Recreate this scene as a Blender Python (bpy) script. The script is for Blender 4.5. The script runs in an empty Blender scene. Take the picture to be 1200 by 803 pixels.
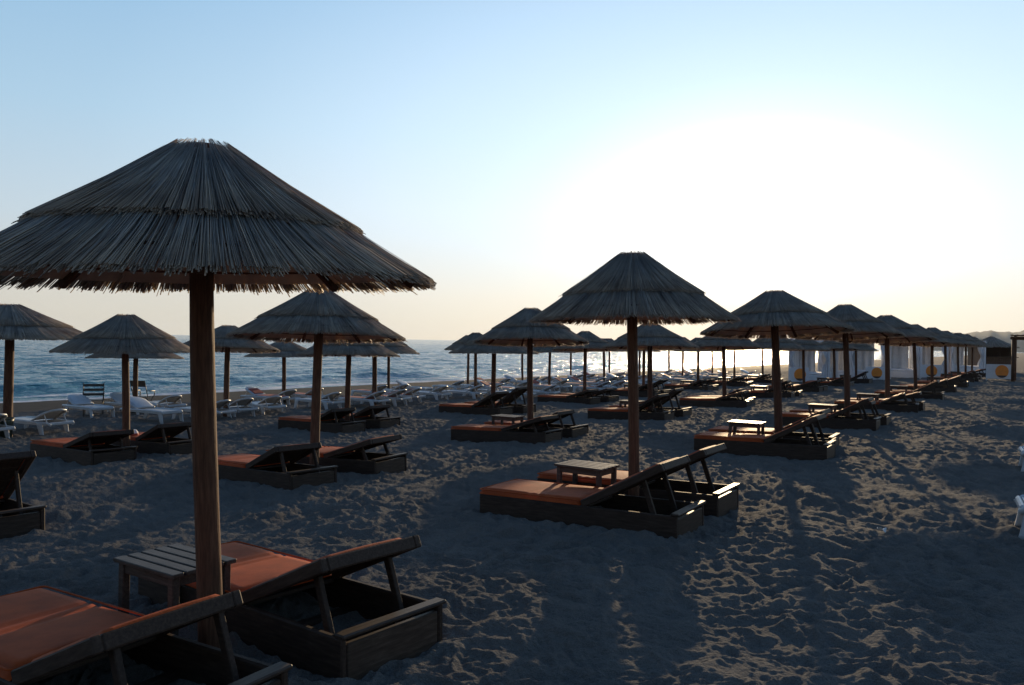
import bpy, bmesh, math, random
import numpy as np
from mathutils import Vector, Matrix, Euler

random.seed(7)
rng = np.random.default_rng(11)
SC = bpy.context.scene
COL = SC.collection
R = math.radians

# ------------------------------------------------------------------ camera
EYE = 1.6
F = 915.0                      # focal length in photo pixels (1200 wide)
ROLL = 1.13
cam_d = bpy.data.cameras.new('camera')
cam_d.sensor_width = 36.0
cam_d.lens = 36.0 * F / 1200.0
cam_d.clip_start = 0.05
cam_d.clip_end = 20000
cam = bpy.data.objects.new('camera', cam_d)
COL.objects.link(cam)
cam.matrix_world = Matrix.Translation((0, 0, EYE)) @ Matrix.Rotation(R(90 - 0.11), 4, 'X') @ Matrix.Rotation(R(ROLL), 4, 'Z')
SC.camera = cam

# ------------------------------------------------------------------ light
SUN_AZ, SUN_EL = 17.0, 8.8     # degrees clockwise from the view axis, above the horizon
world = bpy.data.worlds.new('World')
SC.world = world
world.use_nodes = True
wn = world.node_tree
wn.nodes.clear()
wo = wn.nodes.new('ShaderNodeOutputWorld')
wb = wn.nodes.new('ShaderNodeBackground')
sky = wn.nodes.new('ShaderNodeTexSky')
sky.sky_type = 'NISHITA'
sky.sun_disc = False
sky.sun_elevation = R(SUN_EL)
sky.sun_rotation = R(SUN_AZ)
sky.altitude = 0
sky.air_density = 1.0
sky.dust_density = 0.5
sky.ozone_density = 3.0
to_sun = Vector((math.sin(R(SUN_AZ)) * math.cos(R(SUN_EL)), math.cos(R(SUN_AZ)) * math.cos(R(SUN_EL)), math.sin(R(SUN_EL))))

def world_sky():
    """Evening haze over the Nishita sky: a pale band at the horizon and an aureole round the sun, both by direction in the sky."""
    L = wn.links.new
    def nd(kind, **kw):
        n = wn.nodes.new(kind)
        for k, v in kw.items(): setattr(n, k, v)
        return n
    def rmp(stops, interp='B_SPLINE'):
        n = nd('ShaderNodeValToRGB')
        n.color_ramp.interpolation = interp
        e = n.color_ramp.elements
        while len(e) < len(stops): e.new(.5)
        for i, (p, c) in enumerate(stops):
            e[i].position = p
            e[i].color = (*c, 1) if isinstance(c, tuple) else (c, c, c, 1)
        return n
    tc = nd('ShaderNodeTexCoord')
    sx = nd('ShaderNodeSeparateXYZ')
    L(tc.outputs['Generated'], sx.inputs[0])
    base = rmp(SKY_BASE, 'LINEAR')
    L(sx.outputs['Z'], base.inputs[0])
    dot = nd('ShaderNodeVectorMath', operation='DOT_PRODUCT')
    # the aureole is wider than it is high: haze lies in flat layers
    dot.inputs[1].default_value = Vector((to_sun.x, to_sun.y, to_sun.z * 1.8)).normalized()
    st = nd('ShaderNodeVectorMath', operation='MULTIPLY')
    st.inputs[1].default_value = (1, 1, 1.8)
    L(tc.outputs['Generated'], st.inputs[0])
    nm = nd('ShaderNodeVectorMath', operation='NORMALIZE')
    L(st.outputs[0], nm.inputs[0])
    L(nm.outputs[0], dot.inputs[0])
    ac = nd('ShaderNodeMath', operation='ARCCOSINE')
    L(dot.outputs['Value'], ac.inputs[0])
    an = nd('ShaderNodeMath', operation='DIVIDE')
    an.inputs[1].default_value = math.pi
    L(ac.outputs[0], an.inputs[0])
    away = rmp(SKY_AWAY, 'LINEAR')
    L(an.outputs[0], away.inputs[0])
    glow = rmp(SKY_GLOW, 'LINEAR')
    L(an.outputs[0], glow.inputs[0])
    low = rmp(GLOW_LOW, 'LINEAR')
    L(sx.outputs['Z'], low.inputs[0])
    def mix(kind, a, b, f=1.0):
        m = nd('ShaderNodeMix', data_type='RGBA', blend_type=kind)
        m.inputs[0].default_value = f
        L(a, m.inputs[6]); L(b, m.inputs[7])
        return m.outputs[2]
    b = mix('MULTIPLY', base.outputs[0], away.outputs[0])
    bs = nd('ShaderNodeVectorMath', operation='SCALE')
    bs.inputs['Scale'].default_value = 1 / SKY_STRENGTH
    L(b, bs.inputs[0])
    b = bs.outputs[0]
    g = mix('MULTIPLY', glow.outputs[0], low.outputs[0])
    gs = nd('ShaderNodeVectorMath', operation='SCALE')
    gs.inputs['Scale'].default_value = 4.0 / SKY_STRENGTH
    L(g, gs.inputs[0])
    tot = mix('ADD', b, gs.outputs[0])
    ns = nd('ShaderNodeVectorMath', operation='SCALE')
    ns.inputs['Scale'].default_value = SKY_NISHITA * .1 / SKY_STRENGTH * 1.0
    L(sky.outputs[0], ns.inputs[0])
    tot = mix('ADD', tot, ns.outputs[0])
    wb.inputs['Strength'].default_value = SKY_STRENGTH
    L(tot, wb.inputs['Color'])
    L(wb.outputs[0], wo.inputs[0])
SKY_STRENGTH = 0.15
SKY_NISHITA = 0.09             # share of the Nishita sky
SKY_BASE = [(0.0, (.65, .62, .53)), (.05, (.63, .61, .56)), (.13, (.52, .62, .69)), (.25, (.38, .57, .73)), (.38, (.27, .48, .70)), (.6, (.11, .24, .46)), (1.0, (.05, .12, .29))]
SKY_AWAY = [(0.0, 1.0), (.27, 1.0), (.42, (.72, .75, .79)), (.6, (.54, .58, .64)), (1.0, (.49, .53, .60))]
SKY_GLOW = [(0.0, .60), (.025, .36), (.045, .205), (.065, .130), (.085, .101), (.11, .085), (.14, .070), (.17, .050), (.20, .031), (.24, .014), (.30, .004), (.36, 0.0)]
GLOW_LOW = [(0.0, (.46, .38, .28)), (.06, (.78, .71, .58)), (.16, (1, 1, 1)), (1.0, (1, 1, 1))]
world_sky()

sun_d = bpy.data.lights.new('sun', 'SUN')
sun_d.energy = 5.0
sun_d.angle = R(0.6)
sun_d.color = (1.0, 0.74, 0.44)
sun = bpy.data.objects.new('sun', sun_d)
COL.objects.link(sun)
sun.rotation_euler = to_sun.to_track_quat('Z', 'Y').to_euler()
SC.view_settings.view_transform = 'Standard'
SC.view_settings.look = 'None'
SC.view_settings.gamma = 1.0
SC.view_settings.exposure = 0.0
SC.cycles.max_bounces = 6
SC.cycles.diffuse_bounces = 3
SC.cycles.glossy_bounces = 3
SC.cycles.transparent_max_bounces = 6

# ------------------------------------------------------------------ the lie of the beach
P1 = (-1.52, 3.86)
UD = (0.565, 0.825)            # along the umbrella rows
VD = (-0.825, 0.565)           # towards the sea
AD = (0.847, -0.531)           # lounger foot -> head
SEA_Z = -0.92
SHORE_V = 26.8
GV = np.array([-3000, -30, -8, 0, 4.6, 9.2, 13.8, 18.4, 22, 26.8, 40, 200, 9000.])
GZ = np.array([2.0, .15, .04, 0, -.2, -.37, -.46, -.64, -.74, -.92, -1.9, -7, -9.])

def vcoord(x, y):
    return (x - P1[0]) * VD[0] + (y - P1[1]) * VD[1]

def ucoord(x, y):
    return (x - P1[0]) * UD[0] + (y - P1[1]) * UD[1]

def gz(x, y):
    return float(np.interp(vcoord(x, y), GV, GZ))

def ray_x(px, d, below=1.7):
    return (px - 600.0) / F * d + below * math.sin(R(ROLL))

def horizon(px):
    return 399.7 + (px - 600) * 0.0198

# ------------------------------------------------------------------ noise in numpy
def _hash(ix, iy, seed):
    h = (ix.astype(np.int64) * 374761393 + iy.astype(np.int64) * 668265263 + seed * 974711) & 0xffffffff
    h = ((h ^ (h >> 13)) * 1274126177) & 0xffffffff
    h = ((h ^ (h >> 16)) * 2246822519) & 0xffffffff
    return ((h ^ (h >> 15)) & 0xffffff) / float(0x1000000)

def perlin(x, y, seed=0):
    ix, iy = np.floor(x), np.floor(y)
    fx, fy = x - ix, y - iy
    sx, sy = fx * fx * fx * (fx * (fx * 6 - 15) + 10), fy * fy * fy * (fy * (fy * 6 - 15) + 10)
    def g(a, b):
        t = _hash(ix + a, iy + b, seed) * 2 * np.pi
        return np.cos(t) * (fx - a) + np.sin(t) * (fy - b)
    n0 = g(0, 0) * (1 - sx) + g(1, 0) * sx
    n1 = g(0, 1) * (1 - sx) + g(1, 1) * sx
    return (n0 * (1 - sy) + n1 * sy) * 1.5

def cells(x, y, seed=0):
    ix, iy = np.floor(x), np.floor(y)
    f1 = np.full(x.shape, 9.0)
    f2 = np.full(x.shape, 9.0)
    for a in (-1, 0, 1):
        for b in (-1, 0, 1):
            px = ix + a + 0.1 + 0.8 * _hash(ix + a, iy + b, seed)
            py = iy + b + 0.1 + 0.8 * _hash(ix + a, iy + b, seed + 77)
            d = np.hypot(px - x, py - y)
            m = d < f1
            f2 = np.where(m, f1, np.minimum(f2, d))
            f1 = np.where(m, d, f1)
    return f1, f2

# ------------------------------------------------------------------ materials
def mat(name):
    m = bpy.data.materials.new(name)
    m.use_nodes = True
    nt = m.node_tree
    return m, nt, nt.nodes['Principled BSDF']

def node(nt, kind, **kw):
    n = nt.nodes.new(kind)
    for k, v in kw.items():
        setattr(n, k, v)
    return n

def ramp(nt, stops):
    n = nt.nodes.new('ShaderNodeValToRGB')
    e = n.color_ramp.elements
    while len(e) < len(stops):
        e.new(0.5)
    for i, (p, c) in enumerate(stops):
        e[i].position = p
        e[i].color = (*c, 1)
    return n

def coords(nt, kind='Object', scale=(1, 1, 1)):
    tc = nt.nodes.new('ShaderNodeTexCoord')
    mp = nt.nodes.new('ShaderNodeMapping')
    mp.inputs['Scale'].default_value = scale
    nt.links.new(tc.outputs[kind], mp.inputs[0])
    return mp.outputs[0]

def noise(nt, vec, scale, detail=4, rough=0.6):
    n = nt.nodes.new('ShaderNodeTexNoise')
    n.inputs['Scale'].default_value = scale
    n.inputs['Detail'].default_value = detail
    n.inputs['Roughness'].default_value = rough
    nt.links.new(vec, n.inputs['Vector'])
    return n.outputs['Fac']

def bump(nt, bsdf, height, strength, dist):
    b = nt.nodes.new('ShaderNodeBump')
    b.inputs['Strength'].default_value = strength
    b.inputs['Distance'].default_value = dist
    nt.links.new(height, b.inputs['Height'])
    nt.links.new(b.outputs[0], bsdf.inputs['Normal'])
    return b

def wood_mat(name, c0, c1, c2, stretch, rough=0.6, bstr=0.4):
    m, nt, p = mat(name)
    vec = coords(nt, 'Object', stretch)
    f = noise(nt, vec, 9, 6, 0.65)
    r = ramp(nt, [(0.28, c0), (0.5, c1), (0.75, c2)])
    nt.links.new(f, r.inputs[0])
    oi = nt.nodes.new('ShaderNodeObjectInfo')
    hs = nt.nodes.new('ShaderNodeHueSaturation')
    mr = nt.nodes.new('ShaderNodeMapRange')
    mr.inputs['To Min'].default_value = 0.75
    mr.inputs['To Max'].default_value = 1.25
    nt.links.new(oi.outputs['Random'], mr.inputs[0])
    nt.links.new(mr.outputs[0], hs.inputs['Value'])
    nt.links.new(r.outputs[0], hs.inputs['Color'])
    nt.links.new(hs.outputs[0], p.inputs['Base Color'])
    p.inputs['Roughness'].default_value = rough
    p.inputs['Specular IOR Level'].default_value = .22
    bump(nt, p, f, bstr, 0.004)
    return m

M_POLE = wood_mat('pole_wood', (.044, .020, .011), (.092, .042, .023), (.155, .078, .044), (9, 9, .7), .7, .9)
M_WOOD = wood_mat('lounger_wood', (.022, .013, .009), (.042, .025, .017), (.072, .047, .034), (.8, 7, 7), .66)
M_WOODY = wood_mat('crosswise_wood', (.028, .018, .013), (.052, .034, .024), (.090, .062, .047), (7, .8, 7), .5)
M_TABLE = wood_mat('table_wood', (.034, .025, .020), (.062, .048, .038), (.10, .080, .065), (.8, 7, 7), .5)

def reed_mat():
    m, nt, p = mat('reed')
    g = nt.nodes.new('ShaderNodeNewGeometry')
    r = ramp(nt, [(0.0, (.22, .20, .18)), (.35, (.42, .385, .335)), (.75, (.57, .52, .44)), (1.0, (.70, .63, .52))])
    nt.links.new(g.outputs['Random Per Island'], r.inputs[0])
    vec = coords(nt, 'Object', (1, 1, 1))
    f = noise(nt, vec, 5, 4)
    mx = node(nt, 'ShaderNodeMix', data_type='RGBA', blend_type='MULTIPLY')
    r2 = ramp(nt, [(.3, (.6, .6, .62)), (.7, (1.15, 1.12, 1.05))])
    nt.links.new(f, r2.inputs[0])
    mx.inputs[0].default_value = 1.0
    nt.links.new(r.outputs[0], mx.inputs[6])
    nt.links.new(r2.outputs[0], mx.inputs[7])
    nt.links.new(mx.outputs[2], p.inputs['Base Color'])
    p.inputs['Roughness'].default_value = .55
    # thin dry reeds let a little light through
    tl = nt.nodes.new('ShaderNodeBsdfTranslucent')
    tl.inputs[0].default_value = (.55, .35, .17, 1)
    ms = nt.nodes.new('ShaderNodeMixShader')
    ms.inputs[0].default_value = .36
    out = nt.nodes['Material Output']
    nt.links.new(p.outputs[0], ms.inputs[1])
    nt.links.new(tl.outputs[0], ms.inputs[2])
    nt.links.new(ms.outputs[0], out.inputs[0])
    return m
M_REED = reed_mat()

def plain(name, col, rough=.6, var=.25, scale=14, bstr=.15, bdist=.002, metal=0):
    m, nt, p = mat(name)
    vec = coords(nt, 'Object')
    f = noise(nt, vec, scale, 5)
    a = tuple(c * (1 - var) for c in col)
    b = tuple(min(1, c * (1 + var)) for c in col)
    r = ramp(nt, [(.3, a), (.7, b)])
    nt.links.new(f, r.inputs[0])
    nt.links.new(r.outputs[0], p.inputs['Base Color'])
    p.inputs['Roughness'].default_value = rough
    p.inputs['Metallic'].default_value = metal
    f2 = noise(nt, vec, scale * 14, 3)
    bump(nt, p, f2, bstr, bdist)
    return m

M_CUSH = plain('orange_fabric', (.38, .068, .015), .70, .26, 5, .4, .003)
M_CUSH.node_tree.nodes['Principled BSDF'].inputs['Specular IOR Level'].default_value = .15
M_WHITE = plain('white_plastic', (.47, .48, .49), .38, .10, 6)
M_RED = plain('red_pad_fabric', (.36, .075, .05), .75, .25, 8)
M_DARK = plain('dark_metal', (.045, .05, .05), .45, .3, 10)
M_CLOTH = plain('white_cloth', (.72, .72, .74), .85, .10, 4)
M_BOARD = plain('white_board', (.66, .66, .68), .5, .08, 3)
M_ORANGE = plain('orange_paint', (.80, .24, .02), .5, .15, 3)
M_BLACK = plain('black_paint', (.03, .03, .03), .5, .2, 5)
M_BUCKET = plain('bucket_plastic', (.03, .04, .03), .5, .3, 8)
M_PAPER = plain('paper', (.75, .73, .70), .7, .08, 20)
M_HUT = wood_mat('hut_wood', (.06, .035, .022), (.12, .07, .045), (.19, .12, .08), (1, 1, 8), .6)

def sand_mat():
    m, nt, p = mat('sand')
    geo = nt.nodes.new('ShaderNodeNewGeometry')
    f = noise(nt, geo.outputs['Position'], 1.1, 5)
    dry = ramp(nt, [(.25, (.11, .100, .090)), (.55, (.145, .132, .118)), (.8, (.182, .165, .145))])
    nt.links.new(f, dry.inputs[0])
    wet = ramp(nt, [(.3, (.055, .040, .028)), (.7, (.082, .061, .044))])
    nt.links.new(f, wet.inputs[0])
    at = nt.nodes.new('ShaderNodeAttribute')
    at.attribute_name = 'wet'
    mx = node(nt, 'ShaderNodeMix', data_type='RGBA')
    nt.links.new(at.outputs['Fac'], mx.inputs[0])
    nt.links.new(dry.outputs[0], mx.inputs[6])
    nt.links.new(wet.outputs[0], mx.inputs[7])
    # single dark and pale grains, shell bits
    sp = noise(nt, geo.outputs['Position'], 160, 2)
    spr = ramp(nt, [(.32, (.72, .72, .72)), (.5, (1, 1, 1)), (.72, (1.3, 1.28, 1.25))])
    nt.links.new(sp, spr.inputs[0])
    mm = node(nt, 'ShaderNodeMix', data_type='RGBA', blend_type='MULTIPLY')
    mm.inputs[0].default_value = 1
    nt.links.new(mx.outputs[2], mm.inputs[6])
    nt.links.new(spr.outputs[0], mm.inputs[7])
    nt.links.new(mm.outputs[2], p.inputs['Base Color'])
    mr = nt.nodes.new('ShaderNodeMapRange')
    mr.inputs['To Min'].default_value = .95
    mr.inputs['To Max'].default_value = .85
    nt.links.new(at.outputs['Fac'], mr.inputs[0])
    nt.links.new(mr.outputs[0], p.inputs['Roughness'])
    p.inputs['Specular IOR Level'].default_value = .10
    p.inputs['Diffuse Roughness'].default_value = 1.0
    b1 = noise(nt, geo.outputs['Position'], 38, 4)
    bump(nt, p, b1, .9, .022)
    return m
M_SAND = sand_mat()

def sea_mat():
    m, nt, p = mat('sea_water')
    geo = nt.nodes.new('ShaderNodeNewGeometry')
    mp = nt.nodes.new('ShaderNodeMapping')
    mp.vector_type = 'POINT'
    mp.inputs['Rotation'].default_value = (0, 0, -math.atan2(UD[1], UD[0]))
    mp.inputs['Scale'].default_value = (1, 1, 1)
    nt.links.new(geo.outputs['Position'], mp.inputs[0])
    st = nt.nodes.new('ShaderNodeMapping')
    st.inputs['Scale'].default_value = (.35, 1, 1)
    nt.links.new(mp.outputs[0], st.inputs[0])
    n1 = noise(nt, st.outputs[0], 1.3, 6, .62)
    b1 = nt.nodes.new('ShaderNodeBump')
    b1.inputs['Strength'].default_value = 1.0
    b1.inputs['Distance'].default_value = .55
    nt.links.new(n1, b1.inputs['Height'])
    n2 = noise(nt, st.outputs[0], .16, 5, .6)
    b2 = nt.nodes.new('ShaderNodeBump')
    b2.inputs['Strength'].default_value = 1.0
    b2.inputs['Distance'].default_value = 2.2
    nt.links.new(n2, b2.inputs['Height'])
    nt.links.new(b1.outputs[0], b2.inputs['Normal'])
    nt.links.new(b2.outputs[0], p.inputs['Normal'])
    p.inputs['IOR'].default_value = 1.333
    at = nt.nodes.new('ShaderNodeAttribute')
    at.attribute_name = 'foam'
    mx = node(nt, 'ShaderNodeMix', data_type='RGBA')
    mx.inputs[6].default_value = (.022, .17, .22, 1)
    mx.inputs[7].default_value = (.62, .64, .66, 1)
    fn = noise(nt, geo.outputs['Position'], 3.5, 6, .7)
    mu = node(nt, 'ShaderNodeMath', operation='MULTIPLY_ADD')
    mu.inputs[1].default_value = 2.2
    mu.inputs[2].default_value = -1.55
    nt.links.new(fn, mu.inputs[0])
    ad = node(nt, 'ShaderNodeMath', operation='ADD')
    nt.links.new(mu.outputs[0], ad.inputs[0])
    a2 = node(nt, 'ShaderNodeMath', operation='MULTIPLY')
    a2.inputs[1].default_value = 2.1
    nt.links.new(at.outputs['Fac'], a2.inputs[0])
    nt.links.new(a2.outputs[0], ad.inputs[1])
    ad.use_clamp = True
    nt.links.new(ad.outputs[0], mx.inputs[0])
    nt.links.new(mx.outputs[2], p.inputs['Base Color'])
    mr = nt.nodes.new('ShaderNodeMapRange')
    mr.inputs['To Min'].default_value = .10
    mr.inputs['To Max'].default_value = .75
    nt.links.new(ad.outputs[0], mr.inputs[0])
    nt.links.new(mr.outputs[0], p.inputs['Roughness'])
    return m
M_SEA = sea_mat()

def hill_mat():
    m, nt, p = mat('hill_scrub')
    geo = nt.nodes.new('ShaderNodeNewGeometry')
    f = noise(nt, geo.outputs['Position'], .02, 6)
    r = ramp(nt, [(.3, (.05, .065, .04)), (.6, (.09, .10, .065)), (.8, (.16, .15, .11))])
    nt.links.new(f, r.inputs[0])
    nt.links.new(r.outputs[0], p.inputs['Base Color'])
    p.inputs['Roughness'].default_value = .95
    return m
M_HILL = hill_mat()

# ------------------------------------------------------------------ object helpers
def link(name, me, parent=None):
    o = bpy.data.objects.new(name, me)
    COL.objects.link(o)
    if parent is not None:
        o.parent = parent
    return o

def tag(o, label=None, cat=None, group=None, kind=None):
    if label: o['label'] = label
    if cat: o['category'] = cat
    if group: o['group'] = group
    if kind: o['kind'] = kind
    return o

def empty(name, loc=(0, 0, 0), rot=(0, 0, 0)):
    o = bpy.data.objects.new(name, None)
    o.empty_display_size = .2
    o.location = loc
    o.rotation_euler = rot
    COL.objects.link(o)
    return o

def copy_tree(o, parent=None):
    c = o.copy()
    COL.objects.link(c)
    if parent is not None:
        c.parent = parent
    for ch in KIDS.get(o.name, []):
        d = copy_tree(ch, c)
        KIDS.setdefault(c.name, []).append(d)
    return c

KIDS = {}
def part(name, me, parent):
    o = link(name, me, parent)
    KIDS.setdefault(parent.name, []).append(o)
    return o

def np_mesh(name, verts, quads, material, smooth=True, tris=None):
    me = bpy.data.meshes.new(name)
    verts = np.asarray(verts, dtype=np.float32)
    nq = 0 if quads is None else len(quads)
    nt_ = 0 if tris is None else len(tris)
    me.vertices.add(len(verts))
    me.vertices.foreach_set('co', verts.ravel())
    idx = []
    if nq: idx.append(np.asarray(quads, dtype=np.int32).ravel())
    if nt_: idx.append(np.asarray(tris, dtype=np.int32).ravel())
    idx = np.concatenate(idx)
    me.loops.add(len(idx))
    me.loops.foreach_set('vertex_index', idx)
    me.polygons.add(nq + nt_)
    starts = np.concatenate([np.arange(nq) * 4, nq * 4 + np.arange(nt_) * 3]).astype(np.int32)
    me.polygons.foreach_set('loop_start', starts)
    me.update(calc_edges=True)
    if smooth:
        me.polygons.foreach_set('use_smooth', np.ones(nq + nt_, dtype=bool))
    me.materials.append(material)
    me.validate()
    return me

class MB:
    """Collects shapes into one bmesh."""
    def __init__(s):
        s.bm = bmesh.new()
    def box(s, c, size, rot=(0, 0, 0), bev=.006, mtx=None):
        m = Matrix.Translation(c) @ Euler(rot).to_matrix().to_4x4() @ Matrix.Diagonal((*size, 1))
        if mtx is not None: m = mtx @ m
        g = bmesh.ops.create_cube(s.bm, size=1.0, matrix=m)
        if bev:
            es = {e for v in g['verts'] for e in v.link_edges}
            bmesh.ops.bevel(s.bm, geom=list(es), offset=bev, segments=1, affect='EDGES', clamp_overlap=True)
        return s
    def bar(s, a, b, w, h, bev=.004):
        a, b = Vector(a), Vector(b)
        d = b - a
        q = d.to_track_quat('X', 'Z').to_matrix().to_4x4()
        m = Matrix.Translation((a + b) / 2) @ q
        return s.box((0, 0, 0), (d.length, w, h), bev=bev, mtx=m)
    def tube(s, pts, r, n=10, taper=None, caps=True):
        pts = [Vector(p) for p in pts]
        rings = []
        for i, p in enumerate(pts):
            t = (pts[min(i + 1, len(pts) - 1)] - pts[max(i - 1, 0)]).normalized()
            if i == 0:
                q = t.to_track_quat('Z', 'X')
            else:
                q = prev.rotation_difference(t) @ q
            prev = t
            rr = r if taper is None else r * taper[i]
            rings.append([s.bm.verts.new(p + q @ Vector((math.cos(k * 2 * math.pi / n) * rr, math.sin(k * 2 * math.pi / n) * rr, 0))) for k in range(n)])
        for a, b in zip(rings, rings[1:]):
            for k in range(n):
                f = s.bm.faces.new((a[k], a[(k + 1) % n], b[(k + 1) % n], b[k]))
                f.smooth = True
        if caps:
            s.bm.faces.new(rings[0][::-1])
            s.bm.faces.new(rings[-1])
        return s
    def grid(s, fn, nu, nv, thick=None, closed=False):
        """Sheet fn(u,v)->Vector over the unit square; thick gives it a back face too."""
        vs = [[s.bm.verts.new(fn(i / nu, j / nv)) for j in range(nv + 1)] for i in range(nu + 1)]
        fs = []
        for i in range(nu):
            for j in range(nv):
                f = s.bm.faces.new((vs[i][j], vs[i + 1][j], vs[i + 1][j + 1], vs[i][j + 1]))
                f.smooth = True
                fs.append(f)
        if thick:
            s.bm.normal_update()
            bmesh.ops.solidify(s.bm, geom=fs, thickness=thick)
        return s
    def disc(s, c, r, th, n=40, axis='Y', arc=None):
        a0, a1 = arc or (0, 2 * math.pi)
        full = arc is None
        m = n if full else n + 1
        ring = []
        for dz in (0, th):
            row = []
            for k in range(m):
                t = a0 + (a1 - a0) * k / n
                row.append(s.bm.verts.new((c[0] + r * math.cos(t), c[1] - dz, c[2] + r * math.sin(t))))
            ring.append(row)
        for k in range(m):
            j = (k + 1) % m
            s.bm.faces.new((ring[0][k], ring[0][j], ring[1][j], ring[1][k]))
        s.bm.faces.new(ring[1]); s.bm.faces.new(ring[0][::-1])
        return s
    def done(s, name, material):
        bmesh.ops.recalc_face_normals(s.bm, faces=s.bm.faces)
        me = bpy.data.meshes.new(name)
        s.bm.to_mesh(me)
        s.bm.free()
        me.materials.append(material)
        return me

# ------------------------------------------------------------------ setting: sand
def build_sand():
    ys = np.arange(900, 150.0, -1.0)
    near = EYE * 782.0 / ys
    near = near[near > 1.4]
    rings = np.concatenate([[.25, .7, 1.1], near, np.arange(near[-1] + .07, 44, .072), np.arange(44.1, 70, .16), np.geomspace(71, 4200, 90)])
    az_f = np.linspace(-47, 47, 1120)
    az_b = np.linspace(47, 313, 70)[1:-1]
    az = np.radians(np.concatenate([az_f, az_b]))
    rr, aa = np.meshgrid(rings, az, indexing='ij')
    x, y = rr * np.sin(aa), rr * np.cos(aa)
    v = vcoord(x, y)
    z = np.interp(v, GV, GZ)
    # smooth the break lines of the slope
    z = (z + np.interp(v - 1.2, GV, GZ) + np.interp(v + 1.2, GV, GZ)) / 3
    dry = np.clip((21.0 + 1.2 * perlin(x * .3, y * .3, 5) - v) / 1.6, 0, 1)
    fade = np.clip(1.25 - rr / 130, 0.0, 1) * dry
    wx = x + .12 * perlin(x * 3, y * 3, 21)
    wy = y + .12 * perlin(x * 3 + 9, y * 3, 22)
    f1, f2 = cells(wx * 5.0, wy * 5.6, 3)
    dents = np.clip(f1, 0, .75) ** 1.35
    g1, g2 = cells(wx * 10.5 + 3, wy * 12, 9)
    small = np.clip(g1, 0, .7) ** 1.3
    patch = .6 + .55 * (perlin(x * .55, y * .55, 31) + .35)
    h = .045 * perlin(x * .5, y * .5, 1) + .030 * perlin(x * 1.35, y * 1.35, 2)
    h = h + np.clip(patch, .25, 1.2) * (.082 * dents + .034 * small) + .012 * perlin(x * 7, y * 7, 4) + .012 * np.clip(cells(wx * 17, wy * 19, 13)[0], 0, .7) + .006 * perlin(x * 23, y * 23, 6)
    h = h - .035
    z = z + h * fade + (1 - dry) * np.clip(1.2 - rr / 200, 0, 1) * (.012 * perlin(x * .4, y * .9, 8))
    verts = np.stack([x, y, z], -1).reshape(-1, 3)
    nr, na = rr.shape
    i, j = np.meshgrid(np.arange(nr - 1), np.arange(na), indexing='ij')
    jn = (j + 1) % na
    quads = np.stack([i * na + j, (i + 1) * na + j, (i + 1) * na + jn, i * na + jn], -1).reshape(-1, 4)[:, ::-1]
    c = len(verts)
    verts = np.vstack([verts, [[0, 0, 0]]])
    jj = np.arange(na)
    tris = np.stack([np.full(na, c), jj, (jj + 1) % na], -1)[:, ::-1]
    me = np_mesh('sand', verts, quads, M_SAND, True, tris)
    a = me.attributes.new('wet', 'FLOAT', 'POINT')
    a.data.foreach_set('value', np.append((1 - dry).ravel(), 0).astype(np.float32))
    o = link('sand', me)
    tag(o, 'dark trampled beach sand with footprints', 'sand', kind='structure')
build_sand()

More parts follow.
